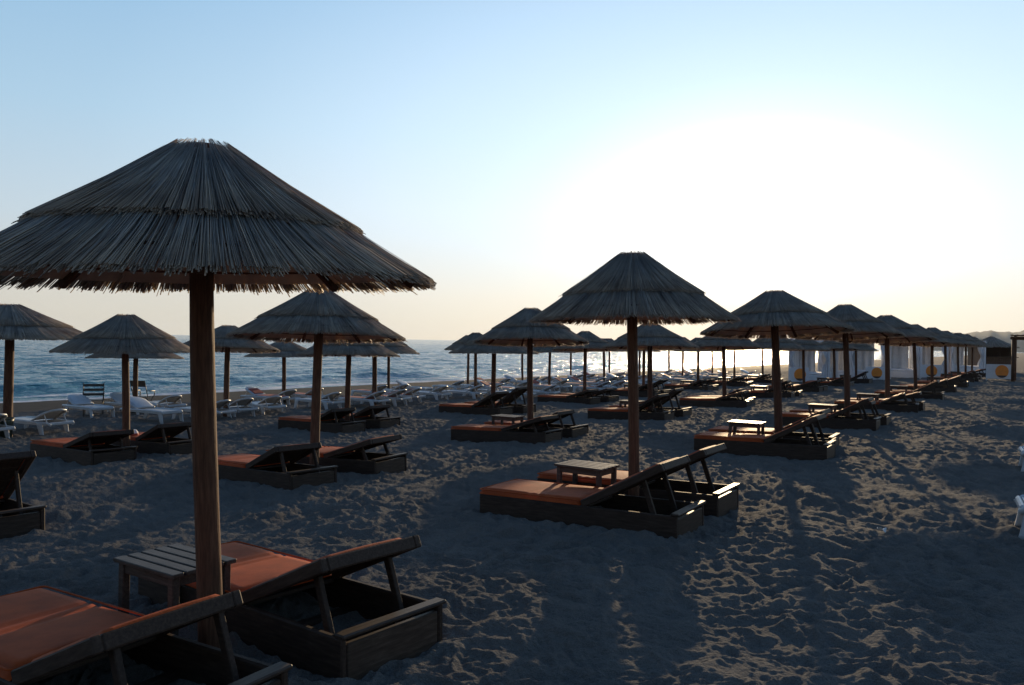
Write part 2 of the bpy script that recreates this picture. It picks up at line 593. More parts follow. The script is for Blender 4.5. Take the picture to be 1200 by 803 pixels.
# ------------------------------------------------------------------ setting: sea
def build_sea():
    rings = np.concatenate([np.arange(20, 46, .16), np.geomspace(46, 420, 620), np.geomspace(430, 4200, 100)])
    az = np.radians(np.linspace(-72, 40, 620))
    rr, aa = np.meshgrid(rings, az, indexing='ij')
    x, y = rr * np.sin(aa), rr * np.cos(aa)
    v, u = vcoord(x, y), ucoord(x, y)
    off = v - SHORE_V
    wob = 1.1 * perlin(u * .06, u * 0 + 3.3, 41) + .5 * perlin(u * .21, u * 0 + 7.3, 42)
    offw = off + wob
    fade = np.clip(1 - rr / 900, 0, 1)
    grow = np.clip(offw / 5, 0, 1)
    z = np.zeros_like(x)
    z += .05 * np.sin(offw * 2 * np.pi / 4.1 + 1.2 * perlin(u * .1, v * .1, 43)) * grow
    z += (.11 * perlin(u * .12, v * .42, 44) + .085 * perlin(u * .3, v * .95, 45) + .048 * perlin(u * .8, v * 2.0, 46) + .026 * perlin(u * 1.7, v * 4.1, 56)) * grow
    # the swell that is about to break, and the one behind it
    br = .30 * np.exp(-((offw - 5.4) / .75) ** 2) * (.55 + .6 * np.clip(perlin(u * .09, u * 0 + 1.7, 47) + .35, 0, 1))
    br += .20 * np.exp(-((offw - 12.5) / 1.1) ** 2) * (.4 + .6 * np.clip(perlin(u * .07, u * 0 + 5.7, 48) + .3, 0, 1))
    z = (z + br) * fade + SEA_Z + .02
    # thin wash running up the sand
    z = np.where(offw < 1.5, z - .05 + .03 * np.clip(offw, -1, 1.5), z)
    foam = .95 * np.exp(-((offw - .5) / .55) ** 2)
    foam += .65 * np.exp(-((offw - 2.6 - .6 * perlin(u * .3, u * 0 + 2.1, 49)) / .6) ** 2)
    foam += .55 * np.exp(-((offw - 4.3) / .5) ** 2) * np.clip(perlin(u * .11, u * 0 + 8.7, 50) + .55, 0, 1)
    foam += .5 * np.exp(-((offw - 11.6) / .5) ** 2) * np.clip(perlin(u * .1, u * 0 + 3.7, 51) + .1, 0, 1)
    verts = np.stack([x, y, z], -1).reshape(-1, 3)
    nr, na = rr.shape
    i, j = np.meshgrid(np.arange(nr - 1), np.arange(na - 1), indexing='ij')
    keep = (np.maximum.reduce([off[:-1, :-1], off[1:, :-1], off[:-1, 1:], off[1:, 1:]]) > -3.0).ravel()
    quads = np.stack([i * na + j, (i + 1) * na + j, (i + 1) * na + j + 1, i * na + j + 1], -1).reshape(-1, 4)[:, ::-1][keep]
    used = np.unique(quads)
    remap = np.zeros(len(verts), dtype=np.int64)
    remap[used] = np.arange(len(used))
    me = np_mesh('sea', verts[used], remap[quads], M_SEA)
    a = me.attributes.new('foam', 'FLOAT', 'POINT')
    a.data.foreach_set('value', np.clip(foam, 0, 1).ravel()[used].astype(np.float32))
    o = link('sea', me)
    tag(o, 'blue choppy sea with small waves breaking on the shore', 'sea', kind='structure')
build_sea()

# ------------------------------------------------------------------ setting: far hills
def build_hills():
    D = 1700.0
    n, m = 160, 14
    vs, qs = [], []
    for i in range(n + 1):
        px = 1035 + i * 4.2
        t = np.clip((px - 1040) / 75.0, 0, 1)
        hgt = (t * t * (3 - 2 * t)) * (50 + 5 * math.sin(px * .021 + .6) + 2.2 * math.sin(px * .11) + 1.2 * math.sin(px * .31) + .8 * math.sin(px * .83))
        for j in range(m + 1):
            s = j / m
            prof = math.sin(min(1, s * 1.0) * math.pi) ** .8
            d = D - 120 + s * 700
            bumpy = float(perlin(np.array([px * .02]), np.array([s * 5]), 61)[0])
            vs.append(((px - 600) / F * d, d, -1.5 + hgt * prof * (1 + .16 * bumpy * (s - .5))))
    for i in range(n):
        for j in range(m):
            a = i * (m + 1) + j
            qs.append((a, a + m + 1, a + m + 2, a + 1))
    me = np_mesh('hills', vs, qs, M_HILL)
    tag(link('hills', me), 'low hazy headland beyond the beach', 'hills', kind='structure')
build_hills()

# ------------------------------------------------------------------ reed umbrellas
R0, RIM_Z, TOP_Z = 1.05, 1.845, 2.50

def reeds(p0, p1, mid_lift, w0, w1, rg):
    """Many thin three-sided reeds from p0 to p1 (N,3), bent a little half-way."""
    n = len(p0)
    mid = (p0 + p1) / 2 + mid_lift
    d = p1 - p0
    d /= np.linalg.norm(d, axis=1, keepdims=True)
    up = np.tile([0, 0, 1.0], (n, 1))
    side = np.cross(d, up)
    side /= np.linalg.norm(side, axis=1, keepdims=True)
    nrm = np.cross(side, d)
    rot = rg.uniform(-.5, .5, n)[:, None]
    side, nrm = side * np.cos(rot) + nrm * np.sin(rot), nrm * np.cos(rot) - side * np.sin(rot)
    rows = []
    for c, w in ((p0, w0), (mid, (w0 + w1) / 2), (p1, w1)):
        w = w[:, None]
        rows += [c - side * w * .5, c + nrm * w * .5, c + side * w * .5]
    v = np.stack(rows, 1).reshape(-1, 3)
    base = (np.arange(n) * 9)[:, None]
    q = []
    for r in (0, 3):
        for k in range(3):
            q.append(np.array([r + k, r + (k + 1) % 3, r + 3 + (k + 1) % 3, r + 3 + k]))
    quads = (base[:, :, None] + np.stack(q)[None]).reshape(-1, 4)
    tris = np.concatenate([base + np.array([[0, 2, 1]]), base + np.array([[6, 7, 8]])])
    return v, quads, tris

def tier(name, r_top, z_top, r_bot, z_bot, n, seed, ragged, w, sheet_to, crown=0.0, sub=0):
    rg = np.random.default_rng(seed)
    V, Q, T = [], [], []
    off = 0
    for layer in range(2):
        nn = n
        t = (np.arange(nn) + rg.uniform(-.45, .45, nn)) * 2 * np.pi / nn
        # bundles leave the reeds unevenly spaced
        t = t + .018 * np.sin(t * 23 + seed) + .012 * np.sin(t * 41)
        twist = rg.normal(0, .012, nn) + .03 * np.sin(t * 5 + seed)
        short = rg.uniform(0, 1, nn)
        ra = np.where(short < .35, r_top - crown * rg.uniform(0, 1, nn), r_top + (r_bot - r_top) * rg.uniform(.02, .42, nn))
        ra = np.maximum(ra, .06)
        rb = r_bot + rg.normal(0, ragged, nn) + ragged * .9 * np.sin(t * 3 + seed) + np.where(rg.uniform(0, 1, nn) < .025, rg.uniform(0, .045, nn), 0)
        def zz(r, k):
            s = (r - r_top) / (r_bot - r_top)
            zl = z_top + (z_bot - z_top) * s
            return zl - .012 * np.sin(np.clip(s, 0, 1) * np.pi) - layer * .014 + k
        lift = rg.normal(0, .0026, nn) + .006 * np.sin(t * 7 + seed) * np.sin(t * 16)
        dro = np.abs(rg.normal(0, .010, nn))
        p0 = np.stack([ra * np.cos(t), ra * np.sin(t), zz(ra, lift + .004)], -1)
        p1 = np.stack([rb * np.cos(t + twist), rb * np.sin(t + twist), zz(rb, lift * .6 - dro)], -1)
        ml = np.stack([np.zeros(nn), np.zeros(nn), -.012 + rg.normal(0, .004, nn) ], -1)
        ww = w * rg.uniform(.7, 1.35, nn)
        conv = np.clip(ra / r_bot, .3, 1)
        v, q, tr = reeds(p0, p1, ml, ww * conv, ww, rg)
        V.append(v); Q.append(q + off); T.append(tr + off)
        off += len(v)
    # woven mat that the loose reeds are tied to
    ns, nr = 72, 5
    for face in (0, 1):
        rs = np.linspace(r_top, sheet_to, nr)
        tt = np.arange(ns) * 2 * np.pi / ns
        rr, aa = np.meshgrid(rs, tt, indexing='ij')
        s = (rr - r_top) / (r_bot - r_top)
        zz_ = z_top + (z_bot - z_top) * s - .012 * np.sin(s * np.pi) - .030 - face * .008
        v = np.stack([rr * np.cos(aa), rr * np.sin(aa), zz_], -1).reshape(-1, 3)
        i, j = np.meshgrid(np.arange(nr - 1), np.arange(ns), indexing='ij')
        q = np.stack([i * ns + j, (i + 1) * ns + j, (i + 1) * ns + (j + 1) % ns, i * ns + (j + 1) % ns], -1).reshape(-1, 4)
        V.append(v); Q.append((q if face else q[:, ::-1]) + off)
        off += len(v)
    return np_mesh(name, np.vstack(V), np.vstack(Q), M_REED, False, np.vstack(T))

def make_umbrella(seed):
    root = empty('reed_umbrella')
    rnd = random.Random(seed)
    zs = [-.35, .3, .9, 1.5, 2.05, 2.40]
    pts = [(rnd.uniform(-.006, .006), rnd.uniform(-.006, .006), z) for z in zs]
    zs = [-.35 + i * .125 for i in range(23)]
    pm = MB().tube([(.010 * math.sin(z * 1.7 + seed), .010 * math.cos(z * 1.3 + seed * 2), z) for z in zs], .056, 20, [1.04 - .0045 * i + rnd.uniform(-.018, .018) for i in range(23)])
    for v in pm.bm.verts:
        a_ = math.atan2(v.co.y, v.co.x)
        f_ = 1 + .022 * math.sin(a_ * 3 + v.co.z * .8 + seed) + .012 * math.sin(a_ * 7 + seed)
        v.co.x *= f_; v.co.y *= f_
    part('pole', pm.done('pole', M_POLE), root)
    k = [z_top for z_top in (TOP_Z,)][0]
    part('upper_thatch', tier('upper_thatch', .125, k - .022, .72, 2.088, 1450, seed * 10 + 1, .0035, .0052, .66, .012), root)
    part('lower_thatch', tier('lower_thatch', .50, 2.212, R0, RIM_Z, 2100, seed * 10 + 2, .0060, .0055, .955, .0), root)
    cap = MB()
    cap.tube([(.0, 0, 2.36), (0, 0, 2.465), (0, 0, 2.478)], .105, 18, [1, 1, .9])
    part('apex_block', cap.done('apex_block', M_POLE), root)
    for a in range(8):
        t = a * math.pi / 4 + .2
        c, s_ = math.cos(t), math.sin(t)
        mb = MB().bar((.07 * c, .07 * s_, 2.42), (.985 * c, .985 * s_, 1.83), .032, .04)
        part('rafter', mb.done('rafter', M_POLE), root)
    hp = [(.86 * math.cos(i * math.pi / 18), .86 * math.sin(i * math.pi / 18), 1.93) for i in range(37)]
    part('hoop', MB().tube(hp, .011, 6, caps=False).done('hoop', M_POLE), root)
    return root

U_PROTO = [make_umbrella(s) for s in (1, 2, 3, 4)]
U_USED = [False] * 4

def umbrella(px, d, apex_y=None, width=None, lean=0.6, label='', group='reed umbrellas standing in rows on the sand', kind=None, spin=None, tilt=0.0):
    i = random.randrange(4) if kind is None else kind
    o = U_PROTO[i]
    if U_USED[i]: o = copy_tree(o)
    U_USED[i] = True
    x = ray_x(px, d, 0)
    g = gz(x, d)
    x = ray_x(px, d, EYE - g)
    g = gz(x, d)
    H = TOP_Z + .01
    if apex_y is not None:
        apz = EYE + (horizon(px) - apex_y) * d / F
        H = apz - g
    sc = H / (TOP_Z + .01)
    rad = R0 if width is None else width * d / F / 2
    o.scale = (rad / R0, rad / R0, sc)
    o.location = (x, d, g - .0)
    # same spin in a copy would show: turn each, then lean a little
    o.rotation_euler = (Matrix.Rotation(R(tilt), 3, 'X') @ Matrix.Rotation(R(-ROLL * lean), 3, 'Y') @ Matrix.Rotation(spin if spin is not None else random.uniform(0, 6.28), 3, 'Z')).to_euler()
    tag(o, label, 'umbrella', group)
    return Vector((x, d))

ORD = ['first', 'second', 'third', 'fourth', 'fifth', 'sixth', 'seventh', 'eighth', 'ninth', 'tenth', 'eleventh', 'twelfth']
ROWN = {1: 'the lane-side row', 2: 'the second row', 3: 'the middle row', 4: 'the fourth row', 5: 'the sea row'}
# px of the pole, distance, apex row (or None), canopy width in px (or None)
ROWS = {
 1: [(244.5, 3.86, 168, 524), (741.5, 7.52, 293, 238), (912, 12.3, 338, 172), (993, 16.4, 355, 124), (1041, 20.6, 368, 104),
     (1073, 25.5, 379, None), (1093, 30, 383, None), (1109, 34.5, 387, None), (1123, 39.5, 389.5, None), (1132, 44, 391, None), (1139, 48.5, 394, None)],
 2: [(369, 10.2, 336, 203), (621, 14.5, 359, 135), (762, 19.0, 377, 112), (849, 23.3, 383, 88), (906, 27.5, 388, None), (942, 31.8, 393, None),
     (978, 36, 394, None), (1003, 40, 397, None)],
 3: [(146.5, 12.6, 367, 154), (407, 17.0, 385, 118), (577.5, 21.2, 388, 104), (685.5, 25.5, 387, 78), (754.5, 29.7, 389, None), (818, 34, 395, None), (860.5, 38, 394, None), (894, 42, None, None)],
 4: [(9, 15.3, 355, 190), (264, 19.5, 380, 118), (438, 23.8, 391, 104), (557, 28, 389, None), (644, 32.3, 396, None), (707.5, 36.5, 396, None), (749.5, 40.7, 398, None),
     (800, 45, None, None), (835, 49, None, None)],
 5: [(158, 22.0, 396, 104), (332, 26.3, 398, 88), (455, 30.5, 392, None), (548, 34.8, 392, None), (612, 39, 398, None), (669, 43.3, 398, None), (714, 47.5, 396, None), (784, 55.5, None, None)],
}
SPECIAL = {(1, 0): 'largest reed umbrella with thick brown pole and ragged fringe, over the biggest orange loungers',
           (1, 1): 'reed umbrella with sunlit fringe standing alone against the glowing sky',
           (1, 2): 'reed umbrella with wide two-tier roof just beyond the lone glowing one',
           (2, 0): 'wide low reed umbrella overlapping the fringe of the largest one, sea behind',
           (3, 0): 'pointed reed umbrella in front of two dark folding chairs at the shore',
           (4, 0): 'reed umbrella cut by the picture edge, white plastic loungers at its foot',
           (5, 0): 'thin-poled reed umbrella hidden behind the pointed one, beside the dark folding chairs'}
POLES = {}
TILT = {(1, 0): 1.6, (1, 1): -.6, (1, 2): -4.4, (2, 0): -3.2, (2, 1): -4.2, (3, 0): .4, (4, 0): 0.0}
for row, lst in ROWS.items():
    for k, (px, d, ay, w) in enumerate(lst):
        far = d > 37
        lab = SPECIAL.get((row, k)) or (f'small distant reed umbrella among the far end of {ROWN[row]}' if far
               else f'{ORD[k]} reed umbrella of {ROWN[row]}, counted from the largest umbrella end')
        pos = umbrella(px, d, ay, w, lean=1.0 if row == 1 and k < 3 else .5, label=lab,
                       group=f'umbrellas of {ROWN[row]}', kind=(row + k * 3) % 4,
                       tilt=TILT.get((row, k), random.uniform(-4.5, .5)))
        POLES[(row, k)] = pos

# ------------------------------------------------------------------ wooden loungers
LL, LW, LH, HX = 1.95, .69, .20, 1.08
SHARED = {}
def cushion_mesh(name, L, W, T, seams, material, puff=.012):
    nu, nv = 44, 16
    def top(u, v):
        x, y = u * L, (v - .5) * W
        ex = min(u, 1 - u) * L; ey = min(v, 1 - v) * W
        e = min(ex, ey)
        z = T * min(1, (e / .035)) ** .5 if e < .035 else T
        z += puff * math.sin(math.pi * v) * (.6 + .4 * math.sin(u * 9))
        for s in seams:
            z -= .011 * math.exp(-((x - s) / .014) ** 2)
        return Vector((x, y, max(.004, z)))
    mb = MB()
    mb.grid(top, nu, nv)
    mb.grid(lambda u, v: Vector((u * L, (v - .5) * W, .0)), nu, 2)
    bmesh.ops.remove_doubles(mb.bm, verts=mb.bm.verts, dist=.0005)
    # skirt between top and bottom
    def edge(a):
        return lambda u, v: a(u) * (1 - v) + Vector((a(u).x, a(u).y, 0)) * v
    for f in (lambda u: top(u, 0), lambda u: top(u, 1), lambda u: top(0, u), lambda u: top(1, u)):
        mb.grid(edge(f), 44, 1)
    return mb.done(name, material)

def make_lounger(angle):
    root = empty('sun_lounger')
    for s in (-1, 1):
        if ('rail', s) not in SHARED:
            mb = MB().box((LL / 2, s * (LW / 2 - .018), .075), (LL, .036, .25), bev=.008)
            SHARED[('rail', s)] = mb.done('side_rail', M_WOOD)
        part('side_rail', SHARED[('rail', s)], root)
    if 'foot' not in SHARED:
        SHARED['foot'] = MB().box((.02, 0, .07), (.034, LW - .078, .235), bev=.006).done('foot_board', M_WOODY)
        h = MB().box((LL - .02, 0, .062), (.034, LW - .078, .215), bev=.006)
        SHARED['head'] = h.done('head_board', M_WOODY)
        SHARED['cap'] = MB().box((LL - .018, 0, .211), (.075, LW + .012, .022), bev=.007).done('head_rail', M_WOODY)
        dk = MB()
        for i in range(9):
            dk.box((.10 + i * .118, 0, .178), (.085, LW - .078, .02), bev=.003)
        for i in range(2):
            dk.box((1.22 + i * .36, 0, .03), (.06, LW - .078, .03), bev=.003)
        SHARED['deck'] = dk.done('deck_slats', M_WOODY)
        SHARED['cushion'] = cushion_mesh('cushion', 1.07, LW - .01, .05, (.52, .60), M_CUSH)
        def rnd_rect(L_, W_, z_, r_=.03):
            pts = []
            for cx_, cy_, a0 in ((L_ - r_, W_ / 2 - r_, 0), (r_, W_ / 2 - r_, 90), (r_, -W_ / 2 + r_, 180), (L_ - r_, -W_ / 2 + r_, 270)):
                for q in range(4):
                    t = R(a0 + q * 30)
                    pts.append((cx_ + r_ * math.cos(t), cy_ + r_ * math.sin(t), z_))
            return pts + pts[:1]
        SHARED['piping'] = MB().tube(rnd_rect(1.072, LW - .006, .043), .006, 6, caps=False).done('piping', M_CUSH)
        SHARED['bcush'] = cushion_mesh('back_cushion', .80, LW - .112, .030, (.30, .62), M_CUSH, .005)
        b = MB()
        for s in (-1, 1):
            b.box((.42, s * (LW / 2 - .03), .012), (.84, .045, .068), bev=.007)
        for i in range(7):
            b.box((.06 + i * .12, 0, .022), (.112, LW - .15, .016), bev=.003)
        b.box((.822, 0, .012), (.036, LW - .106, .068), bev=.007)
        SHARED['back'] = b.done('backrest', M_WOOD)
    part('foot_board', SHARED['foot'], root)
    hb = part('head_board', SHARED['head'], root)
    part('head_rail', SHARED['cap'], hb)
    part('deck', SHARED['deck'], root)
    c = part('cushion', SHARED['cushion'], root)
    c.location = (-.005, 0, .202)
    part('piping', SHARED['piping'], c)
    a = R(angle)
    br = part('backrest', SHARED['back'], root)
    br.location = (HX, 0, .20)
    br.rotation_euler = (0, -a, 0)
    bc = part('back_cushion', SHARED['bcush'], br)
    bc.location = (.0, 0, .030)
    tx, tz = HX + .60 * math.cos(a), .20 + .60 * math.sin(a) - .02
    bx = min(LL - .10, tx + .14)
    for s in (-1, 1):
        y = s * (LW / 2 - .11)
        part('strut', MB().bar((tx, y, tz), (bx, y, .03), .03, .045).done('strut', M_WOOD), root)
    return root

ANG = (16, 23, 27, 34)
L_PROTO = [make_lounger(a) for a in ANG]
L_USED = [False] * len(ANG)
YAW = math.atan2(AD[1], AD[0])
AV, UV = Vector(AD), Vector((-AD[1], AD[0]))

def lounger(foot, yaw, ai, label, group):
    o = L_PROTO[ai]
    if L_USED[ai]: o = copy_tree(o)
    L_USED[ai] = True
    d = Vector((math.cos(yaw), math.sin(yaw)))
    head = foot + d * LL
    za, zb = gz(*foot), gz(*head)
    o.location = (foot.x, foot.y, za - .012)
    o.rotation_euler = (random.uniform(-.012, .012), -math.atan2(zb - za, LL), yaw)
    tag(o, label, 'sun lounger', group)
    return o

def make_table():
    root = empty('side_table')
    mb = MB()
    for i in range(5):
        mb.box((0, -.16 + i * .08, .39), (.54, .066, .022), bev=.004)
    part('table_top', mb.done('table_top', M_TABLE), root)
    ap = MB()
    for s in (-1, 1):
        ap.box((0, s * .155, .35), (.42, .022, .056), bev=.003)
        ap.box((s * .222, 0, .35), (.022, .286, .056), bev=.003)
    part('apron', ap.done('apron', M_TABLE), root)
    for sx in (-1, 1):
        for sy in (-1, 1):
            part('leg', MB().box((sx * .222, sy * .155, .165), (.045, .042, .43), bev=.004).done('leg', M_TABLE), root)
    return root
T_PROTO = make_table()
T_USED = [False]
def table(p, yaw, label, group='small slatted tables between the loungers'):
    o = T_PROTO if not T_USED[0] else copy_tree(T_PROTO)
    T_USED[0] = True
    o.location = (p.x, p.y, gz(*p))
    o.rotation_euler = (0, 0, yaw)
    tag(o, label, 'table', group)
    return o

# per umbrella: (backrest of front lounger, of rear lounger, extra yaw front, rear, table)
LSET = {(1, 0): (1, 1, 0, -.11, 1), (1, 1): (2, 2, 0, 0, 1), (1, 2): (2, 2, 0, 0, 1), (1, 3): (2, 1, 0, 0, 1), (2, 0): (1, 0, -.10, .05, 0), (2, 1): (0, 1, .04, .0, 1),
        (2, 2): (2, 3, 0, .03, 1), (3, 0): (0, 1, -.06, .02, 0), (3, 1): (1, 1, -.04, 0, 0), (3, 2): (2, 3, 0, 0, 0)}
UNAME = {(1, 0): 'the largest umbrella', (1, 1): 'the lone umbrella with sunlit fringe', (1, 2): 'the third lane-side umbrella',
         (2, 0): 'the wide low umbrella', (3, 0): 'the pointed umbrella'}
for (row, k), p in POLES.items():
    if row > 3: continue
    fa, ra, fy, ry, tb = LSET.get((row, k), (random.choice((0, 1, 1, 2)), random.choice((0, 1, 1, 2)), random.uniform(-.08, .08), random.uniform(-.08, .08), random.random() < .6))
    far = p.y > 37
    un = UNAME.get((row, k)) or (f'the {ORD[k]} umbrella of {ROWN[row]}')
    grp = 'wooden sun loungers in pairs under the reed umbrellas'
    for sgn, ai, ya, word in ((-1, fa, fy, 'before'), (1, ra, ry, 'behind')):
        yaw = YAW + ya
        f = p + UV * (sgn * .535) - AV * 1.18 
        if (row, k) == (1, 0) and sgn > 0: f = f + UV * .21
        f = f + UV * random.uniform(-.02, .02) + AV * (0 if k < 2 else random.uniform(-.12, .12))
        if far:
            lab, g2 = f'distant wooden lounger under the far umbrellas of {ROWN[row]}', f'far wooden loungers of {ROWN[row]}'
        else:
            lab, g2 = f'orange cushioned wooden lounger {word} the pole of {un}', grp
        o = lounger(f, yaw, ai, lab, g2)
        if (row, k) == (1, 0):
            for c in KIDS[o.name]:
                if c.name.startswith('backrest'): c.scale = (.76 if sgn < 0 else .92, 1, 1)
    if tb:
        q = p - AV * .50 + UV * (.0 if (row, k) != (1, 0) else .15)
        table(q, YAW + random.uniform(-.05, .05), (f'slatted wooden table beside the pole of {un}' if not far else f'distant low table under the far umbrellas of {ROWN[row]}'))

# loungers whose umbrellas stand outside the picture
def lounger_head(head_px, d, z_off, yaw, ai, label):
    hx = ray_x(head_px, d)
    h = Vector((hx, d))
    f = h - Vector((math.cos(yaw), math.sin(yaw))) * LL
    return lounger(f, yaw, ai, label, 'wooden sun loungers at the picture edges')
lounger_head(2, 6.75, 0, YAW - .12, 3, 'wooden lounger cut by the picture edge, steep backrest, below the white loungers')

# ------------------------------------------------------------------ white plastic loungers
def make_plastic():
    root = empty('plastic_lounger')
    L, W, Z = 1.75, .62, .30
    fr = MB()
    for s in (-1, 1):
        fr.tube([(0, s * .29, Z - .05), (.06, s * .31, Z), (.6, s * .31, Z + .01), (1.15, s * .31, Z), (L - .02, s * .31, Z - .01), (L + .04, s * .28, Z - .05)], .034, 8)
    fr.box((.02, 0, Z - .02), (.05, .60, .085), bev=.018)
    fr.box((L, 0, Z - .02), (.05, .58, .075), bev=.018)
    for s in (-1, 1):
        fr.box((.86, s * .315, Z - .025), (1.66, .03, .07), bev=.010)
    part('frame', fr.done('frame', M_WHITE), root)
    dk = MB()
    for i in range(8):
        dk.box((.10 + i * .13, 0, Z + .005), (.10, .57, .018), bev=.004)
    part('deck', dk.done('deck', M_WHITE), root)
    for x, lean in ((.14, -.10), (1.45, .12)):
        for s in (-1, 1):
            lg = MB()
            def f(u, v, x=x, lean=lean, s=s):
                w = .11 + .09 * (1 - v) ** 1.5
                return Vector((x + lean * v + (u - .5) * w, s * (.315 + .012 * math.sin(u * math.pi)), (Z + .01) * (1 - v) - .02 * v))
            lg.grid(f, 5, 6, thick=.03)
            part('leg', lg.done('leg', M_WHITE), root)
    a = R(25)
    br = empty('x')
    bpy.data.objects.remove(br)
    bk = MB()
    def bp(s, y, h=0): return Vector((1.10 + s * math.cos(a) - h * math.sin(a), y, Z + .02 + s * math.sin(a) + h * math.cos(a)))
    arch = [bp(0, -.28), bp(.30, -.285), bp(.50, -.26), bp(.61, -.18), bp(.66, 0), bp(.61, .18), bp(.50, .26), bp(.30, .285), bp(0, .28)]
    bk.tube(arch, .026, 8)
    def sheet(u, v):
        wd = .28 if v < .55 else .28 * math.sqrt(max(.02, 1 - ((v - .55) / .47) ** 2))
        return bp(.02 + v * .63, (u - .5) * 2 * wd, .012 * math.cos((u - .5) * 3) + .02 * math.sin(v * 3.1))
    bk.grid(sheet, 8, 12, thick=.016)
    back = part('backrest', bk.done('backrest', M_WHITE), root)
    pd = MB()
    pd.box((0.62, 0, Z + .032), (1.02, .50, .034), bev=.012)
    part('pad', pd.done('pad', M_RED), root)
    pb = MB()
    c = bp(.27, 0, .050)
    pb.box(c, (.38, .46, .034), rot=(0, -a, 0), bev=.012)
    part('back_pad', pb.done('back_pad', M_RED), back)
    for s in (-1, 1):
        part('support', MB().bar(bp(.42, s * .24, -.01), (1.62, s * .24, Z - .03), .022, .022, bev=.003).done('support', M_WHITE), root)
    return root
W_PROTO = [make_plastic()]
W_USED = [False]
def plastic(p, yaw, label, group, pad=True):
    if not W_USED[0]:
        W_USED[0] = True
        o = W_PROTO[0]
    else:
        o = copy_tree(W_PROTO[0])
        if not pad:
            for c in list(KIDS[o.name]):
                for g in list(KIDS.get(c.name, [])) + [c]:
                    if g.name.split('.')[0] in ('pad', 'back_pad'):
                        bpy.data.objects.remove(g)
                        for lst in KIDS.values():
                            pass
            KIDS[o.name] = []
    o.location = (p.x, p.y, gz(*p))
    o.rotation_euler = (0, 0, yaw)
    o.scale = (.86, .86, .86)
    tag(o, label, 'sun lounger', group)

PG = 'white plastic loungers in the two rows by the sea'
for (row, k), p in POLES.items():
    if row < 4: continue
    far = p.y > 29
    rd = random.Random(row * 100 + k)
    spots = [(-.62, 0), (.62, 0.0)]
    if (row, k) != (4, 0): spots += [(-1.6, .5)]
    if p.y > 19 and (row == 4 or p.y > 33): spots += [(1.65, .3)]
    if p.y > 26 and row == 4: spots += [(-.3, -2.1), (.9, -2.3)]
    for n, (su, sa) in enumerate(spots):
        q = p + UV * (su + rd.uniform(-.12, .12)) - AV * (.9 + (sa if row == 4 else sa * .4 - .75) + rd.uniform(-.25, .25))
        yaw = YAW + rd.uniform(-.2, .2)
        if rd.random() < .3:
            q = q + Vector((math.cos(yaw), math.sin(yaw))) * 1.75
            yaw += math.pi
        un = {(4, 0): 'the edge-cut umbrella', (5, 0): 'the thin-poled umbrella'}.get((row, k)) or f'the {ORD[k]} umbrella of ' + ('the fourth row' if row == 4 else 'the sea row')
        where = ('before', 'behind', 'set apart before', 'set apart behind', 'landward of', 'landward and behind')[min(n, 5)] if (row, k) != (4, 0) or n < 2 else 'set apart behind'
        pad = rd.random() < .6 or not W_USED[0]
        lab = f'white plastic lounger {"with red pad" if pad else "without a pad"} {where} {un}' if not far else f'distant white plastic lounger crowded among {ROWN[row]}'.replace(' among white plastic loungers', '')
        plastic(q, yaw, lab, PG if not far else f'crowded white loungers of ' + ('the fourth row' if row == 4 else 'the sea row'), pad)

for px, d, lab in ((1187, 6.85, 'white plastic lounger across the sand lane, closer to the camera'),
                   (1192, 10.5, 'white plastic lounger across the sand lane, farther from the camera')):
    plastic(Vector((ray_x(px, d) + .04, d)) , YAW + .05, lab, 'white plastic loungers across the sand lane', False)

# ------------------------------------------------------------------ folding chairs at the shore
def folding_chair(px, d, yaw, label, slats):
    x = ray_x(px, d, 2.2)
    root = empty('folding_chair', (x, d, gz(x, d)), (0, 0, yaw))
    fr = MB()
    for s in (-1, 1):
        fr.tube([(s * .27, -.25, -.02), (s * .27, .22, .52), (s * .27, .24, .60)], .014, 8)
        fr.tube([(s * .25, .25, -.02), (s * .25, -.20, .48)], .014, 8)
        fr.tube([(s * .28, -.12, .46), (s * .28, -.30, 1.02)], .014, 8)
        fr.tube([(s * .29, -.20, .68), (s * .29, .22, .66)], .017, 8)
        fr.tube([(s * .29, .22, .66), (s * .27, .22, .47)], .013, 8)
    fr.tube([(-.27, -.25, .02), (.27, -.25, .02)], .011, 8)
    fr.tube([(-.25, .25, .02), (.25, .25, .02)], .011, 8)
    part('frame', fr.done('frame', M_DARK), root)
    st = MB()
    for i in range(5):
        st.box((0, -.16 + i * .09, .475), (.52, .07, .016), bev=.003)
    part('seat', st.done('seat', M_DARK), root)
    bk = MB()
    if slats:
        for i in range(3):
            z = .66 + i * .145
            bk.box((0, -.185 - (z - .66) * .32, z), (.56, .018, .085), rot=(R(18), 0, 0), bev=.004)
    else:
        bk.box((0, -.27, .92), (.58, .022, .22), rot=(R(18), 0, 0), bev=.006)
    part('backrest', bk.done('backrest', M_DARK), root)
    root.scale = (.86, .86, .86)
    tag(root, label, 'chair', 'dark folding chairs by the water')
folding_chair(109, 21.0, R(28), 'dark folding chair with slatted back facing along the shore', True)
folding_chair(167, 22.8, R(-12), 'dark folding chair with solid canvas back band, behind the umbrella poles', False)

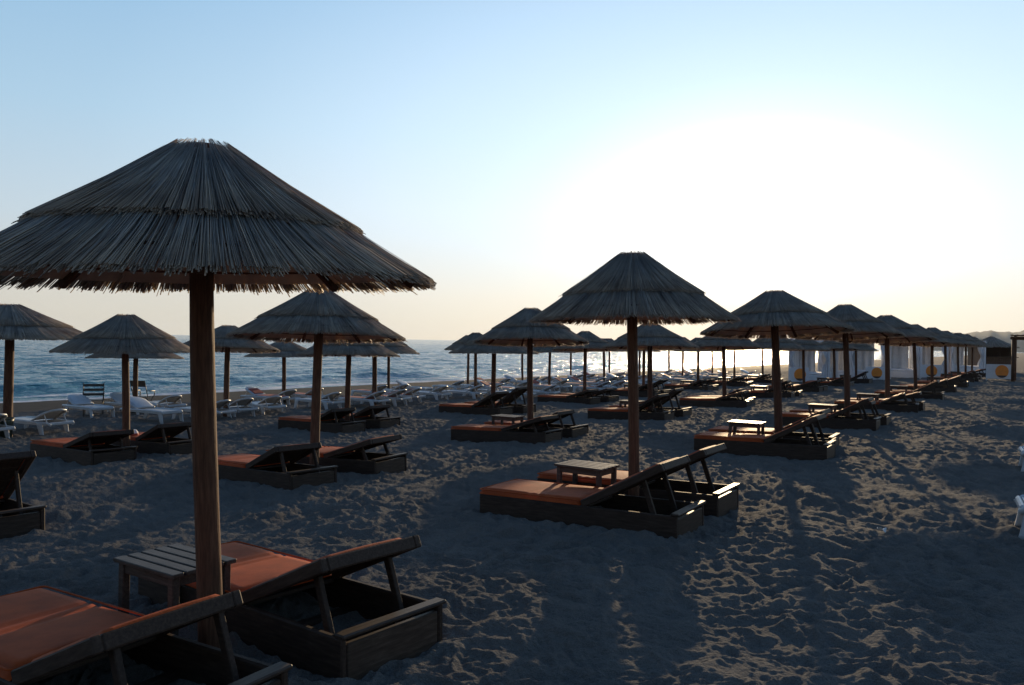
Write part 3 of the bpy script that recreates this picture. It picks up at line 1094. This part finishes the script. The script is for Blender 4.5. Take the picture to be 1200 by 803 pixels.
# ------------------------------------------------------------------ small things
def bucket(p, label):
    mb = MB()
    mb.tube([(0, 0, -.02), (0, 0, .30), (0, 0, .36)], .13, 16, [.8, 1, 1.06])
    root = empty('bucket', (p.x, p.y, gz(*p)))
    part('body', mb.done('body', M_BUCKET), root)
    rp = [(.14 * math.cos(t * math.pi / 8), .14 * math.sin(t * math.pi / 8), .36) for t in range(17)]
    part('rim', MB().tube(rp, .012, 6, caps=False).done('rim', M_BUCKET), root)
    tag(root, label, 'bucket', 'dark litter buckets at the poles')
bucket(POLES[(4, 0)] + Vector((.10, -.22)), 'dark bucket at the foot of the edge-cut umbrella pole')
bucket(POLES[(5, 0)] + Vector((.14, -.25)), 'dark bucket at the thin pole beside the folding chairs')
bucket(POLES[(5, 1)] + Vector((.16, -.25)), 'dark bucket at the second pole of the sea row')

def paper():
    mb = MB()
    mb.grid(lambda u, v: Vector(((u - .5) * .07, (v - .5) * .035, .012 + .018 * math.sin(u * 5) * math.cos(v * 4))), 8, 6, thick=.002)
    x, d = ray_x(1033, 6.75), 6.75
    o = link('paper_scrap', mb.done('paper_scrap', M_PAPER))
    o.location = (x, d, gz(x, d) + .015)
    o.rotation_euler = (.1, .15, -.4)
    tag(o, 'small white scrap of paper lying on the bare sand lane', 'litter')
paper()

def bag(p):
    root = empty('beach_bag', (p.x, p.y, gz(*p) + .20), (0, 0, .4))
    mb = MB()
    mb.tube([(0, 0, 0), (0, 0, .06), (0, 0, .18), (0, 0, .24)], .12, 12, [.9, 1.05, .95, .6])
    part('body', mb.done('body', M_CLOTH), root)
    part('band', MB().tube([(0, 0, .09), (0, 0, .15)], .128, 12).done('band', M_RED), root)
    root.scale = (.62, .62, .62)
    tag(root, 'white bag with red band on the lounger by the pointed umbrella', 'bag')
pp = POLES[(3, 0)] + UV * .40 - AV * .42
bag(pp)

# ------------------------------------------------------------------ white cabanas, banners, hut, pergola at the far end
def cabana(px, d, w, label, hgt=2.15):
    x = ray_x(px, d)
    root = empty('cabana', (x, d, gz(x, d)), (0, 0, YAW + random.uniform(-.1, .1)))
    h = w / 2
    for sx in (-1, 1):
        for sy in (-1, 1):
            part('post', MB().box((sx * h, sy * h, hgt / 2 - .05), (.09, .09, hgt + .1), bev=.01).done('post', M_BOARD), root)
    bm_ = MB()
    for s in (-1, 1):
        bm_.box((0, s * h, hgt + .04), (w + .2, .08, .08), bev=.008)
        bm_.box((s * h, 0, hgt + .12), (.08, w + .2, .08), bev=.008)
    part('beams', bm_.done('beams', M_BOARD), root)
    rf = MB().grid(lambda u, v: Vector(((u - .5) * (w + .1), (v - .5) * (w + .1), hgt + .19 - .10 * math.sin(u * math.pi * 3) ** 2)), 18, 6, thick=.012)
    part('canopy', rf.done('canopy', M_CLOTH), root)
    for sx in (-1, 1):
        for sy in (-1, 1):
            def cf(u, v, sx=sx, sy=sy):
                g = .34 * (1 - .65 * math.exp(-((v - .45) / .16) ** 2))
                return Vector((sx * (h - .03 - u * g), sy * h + .05 * math.sin(u * 16), hgt * (1 - v) + .02))
            part('curtain', MB().grid(cf, 20, 12, thick=.012).done('curtain', M_CLOTH), root)
    def bf(u, v):
        return Vector((-h + .02 + .05 * math.sin(u * 30), (u - .5) * w * .96, hgt * (1 - v) + .03))
    part('back_curtain', MB().grid(bf, 40, 6, thick=.012).done('back_curtain', M_CLOTH), root)
    def sf(u, v):
        return Vector((-h + .05 + u * w * (.42 + .04 * (d % 7)), h - .02 + .05 * math.sin(u * 18 + d), hgt * (1 - v) + .03))
    part('side_curtain', MB().grid(sf, 40, 6, thick=.012).done('side_curtain', M_CLOTH), root)
    part('bed', MB().box((0, 0, .2), (w * .8, w * .8, .4), bev=.03).done('bed', M_BOARD), root)
    part('mattress', MB().box((0, 0, .47), (w * .78, w * .78, .13), bev=.04).done('mattress', M_CLOTH), root)
    tag(root, label, 'cabana', 'white curtained cabanas at the far end of the beach')
for px, d, w, lab in ((953, 42, 2.0, 'white curtained cabana at the seaward end of its line'),
                      (984, 46, 2.0, 'second white cabana from the sea, behind reed umbrella poles'),
                      (1019, 45, 2.0, 'middle white cabana with gathered curtains, behind reed umbrella poles'),
                      (1056, 48, 2.1, 'fourth white cabana from the sea, wide curtains open'),
                      (1090, 50, 2.1, 'white cabana at the landward end of its line'),
                      (1132, 56, 2.2, 'white cabana beside the thatched kiosk, set back from the others')):
    cabana(px, d, w, lab)

def banner(px, d, w, h, label, yaw=0):
    x = ray_x(px, d)
    root = empty('banner_board', (x, d, gz(x, d)), (0, 0, yaw))
    part('panel', MB().box((0, 0, .10 + h / 2), (w, .05, h), bev=.01).done('panel', M_BOARD), root)
    r = h * .44
    cz = .10 + h / 2 + .01
    cx = 0.05 * w
    em = part('emblem', MB().disc((cx, -.0255, cz), r, .012).done('emblem', M_ORANGE), root)
    part('emblem_base', MB().disc((cx, -.0385, cz), r * .98, .008, 24, arc=(math.pi * 1.22, math.pi * 1.78)).done('emblem_base', M_BLACK), em)
    for s in (-1, 1):
        part('post', MB().box((s * (w / 2 - .05), .05, .32 * h + .1), (.05, .045, .75 * h + .4), bev=.004).done('post', M_BOARD), root)
    root.scale = (.88, 1, .9)
    tag(root, label, 'banner', 'white banner boards with an orange disc emblem')
banner(1172, 41.5, 1.6, .86, 'wide white banner board with orange disc, alone in front of the kiosk', R(-6))
banner(1090, 44, 1.3, .8, 'white banner board with orange disc among the last lane-side umbrellas', R(-4))
banner(1026, 42.5, 1.2, .75, 'white banner board with orange disc in front of the middle cabana', 0)
banner(936, 40, 1.2, .8, 'white banner board with orange disc at the seaward end of the cabanas', R(4))

def hut():
    d = 58.0
    x = ray_x(1161, d)
    root = empty('beach_kiosk', (x, d, gz(x, d)), (0, 0, R(-8)))
    w = 2.3
    wl = MB()
    for i in range(16):
        wl.box((-w / 2 + (i + .5) * w / 16, -w / 2, .55), (w / 16 - .012, .04, 1.1), bev=.004)
    wl.box((0, w / 2, .95), (w, .05, 1.9), bev=.004)
    wl.box((-w / 2, 0, .95), (.05, w - .1, 1.9), bev=.004)
    wl.box((w / 2, 0, .95), (.05, w - .1, 1.9), bev=.004)
    part('wall', wl.done('wall', M_HUT), root)
    part('counter', MB().box((0, -w / 2 - .08, 1.13), (w + .2, .4, .05), bev=.008).done('counter', M_HUT), root)
    for s in (-1, 1):
        part('post', MB().box((s * w / 2, -w / 2, .98), (.09, .09, 1.96), bev=.008).done('post', M_HUT), root)
    v, q, t = [], [], []
    rf = tier('roof', .12, 2.62, 1.72, 1.86, 420, 91, .03, .026, 1.6, .08)
    part('roof', rf, root)
    tag(root, 'brown timber kiosk with thatched roof behind the wide banner board', 'kiosk')
hut()

def pergola():
    d = 40.0
    x = ray_x(1187, d)
    root = empty('pergola', (x, d, gz(x, d)), (0, 0, R(-34)))
    for px_ in (0, 3.0):
        for py_ in (0, 2.6):
            part('post', MB().tube([(px_, py_, -.2), (px_, py_, 2.25)], .09, 12).done('post', M_POLE), root)
    bm_ = MB()
    for py_ in (0, 2.6):
        bm_.box((1.7, py_, 2.25), (3.7, .1, .14), bev=.01)
    for i in range(8):
        bm_.box((.05 + i * .46, 1.3, 2.355), (.06, 3.5, .08), bev=.006)
    part('beams', bm_.done('beams', M_POLE), root)
    v = tier('x', .1, 1, 1, .5, 4, 1, .01, .01, .9)
    bpy.data.meshes.remove(v)
    rf = MB().grid(lambda u, w: Vector((-.15 + u * 3.7, -.45 + w * 3.5, 2.415 + .012 * math.sin(u * 90))), 90, 2, thick=.03)
    part('reed_roof', rf.done('reed_roof', M_REED), root)
    tag(root, 'reed covered pergola with round posts beyond the sand lane', 'pergola')
pergola()

# protos left unused by the layout would lie at the origin: drop them
for flags, protos in ((U_USED, U_PROTO), (L_USED, L_PROTO)):
    for f, o in zip(flags, protos):
        if not f:
            def rm(q):
                for c in KIDS.get(q.name, []): rm(c)
                bpy.data.objects.remove(q)
            rm(o)

# ------------------------------------------------------------------ the evening air
def haze(density):
    m = bpy.data.materials.new('haze')
    m.use_nodes = True
    nt = m.node_tree
    nt.nodes.clear()
    out = nt.nodes.new('ShaderNodeOutputMaterial')
    pv = nt.nodes.new('ShaderNodeVolumePrincipled')
    pv.inputs['Color'].default_value = (.78, .87, 1, 1)
    pv.inputs['Density'].default_value = density
    pv.inputs['Anisotropy'].default_value = .3
    nt.links.new(pv.outputs[0], out.inputs['Volume'])
    mb = MB().box((0, 0, 25), (8800, 8800, 74), bev=0)
    o = link('haze', mb.done('haze', m))
    tag(o, 'thin evening haze over the beach and sea', 'haze', kind='stuff')
HAZE = 0.00008
if HAZE: haze(HAZE)
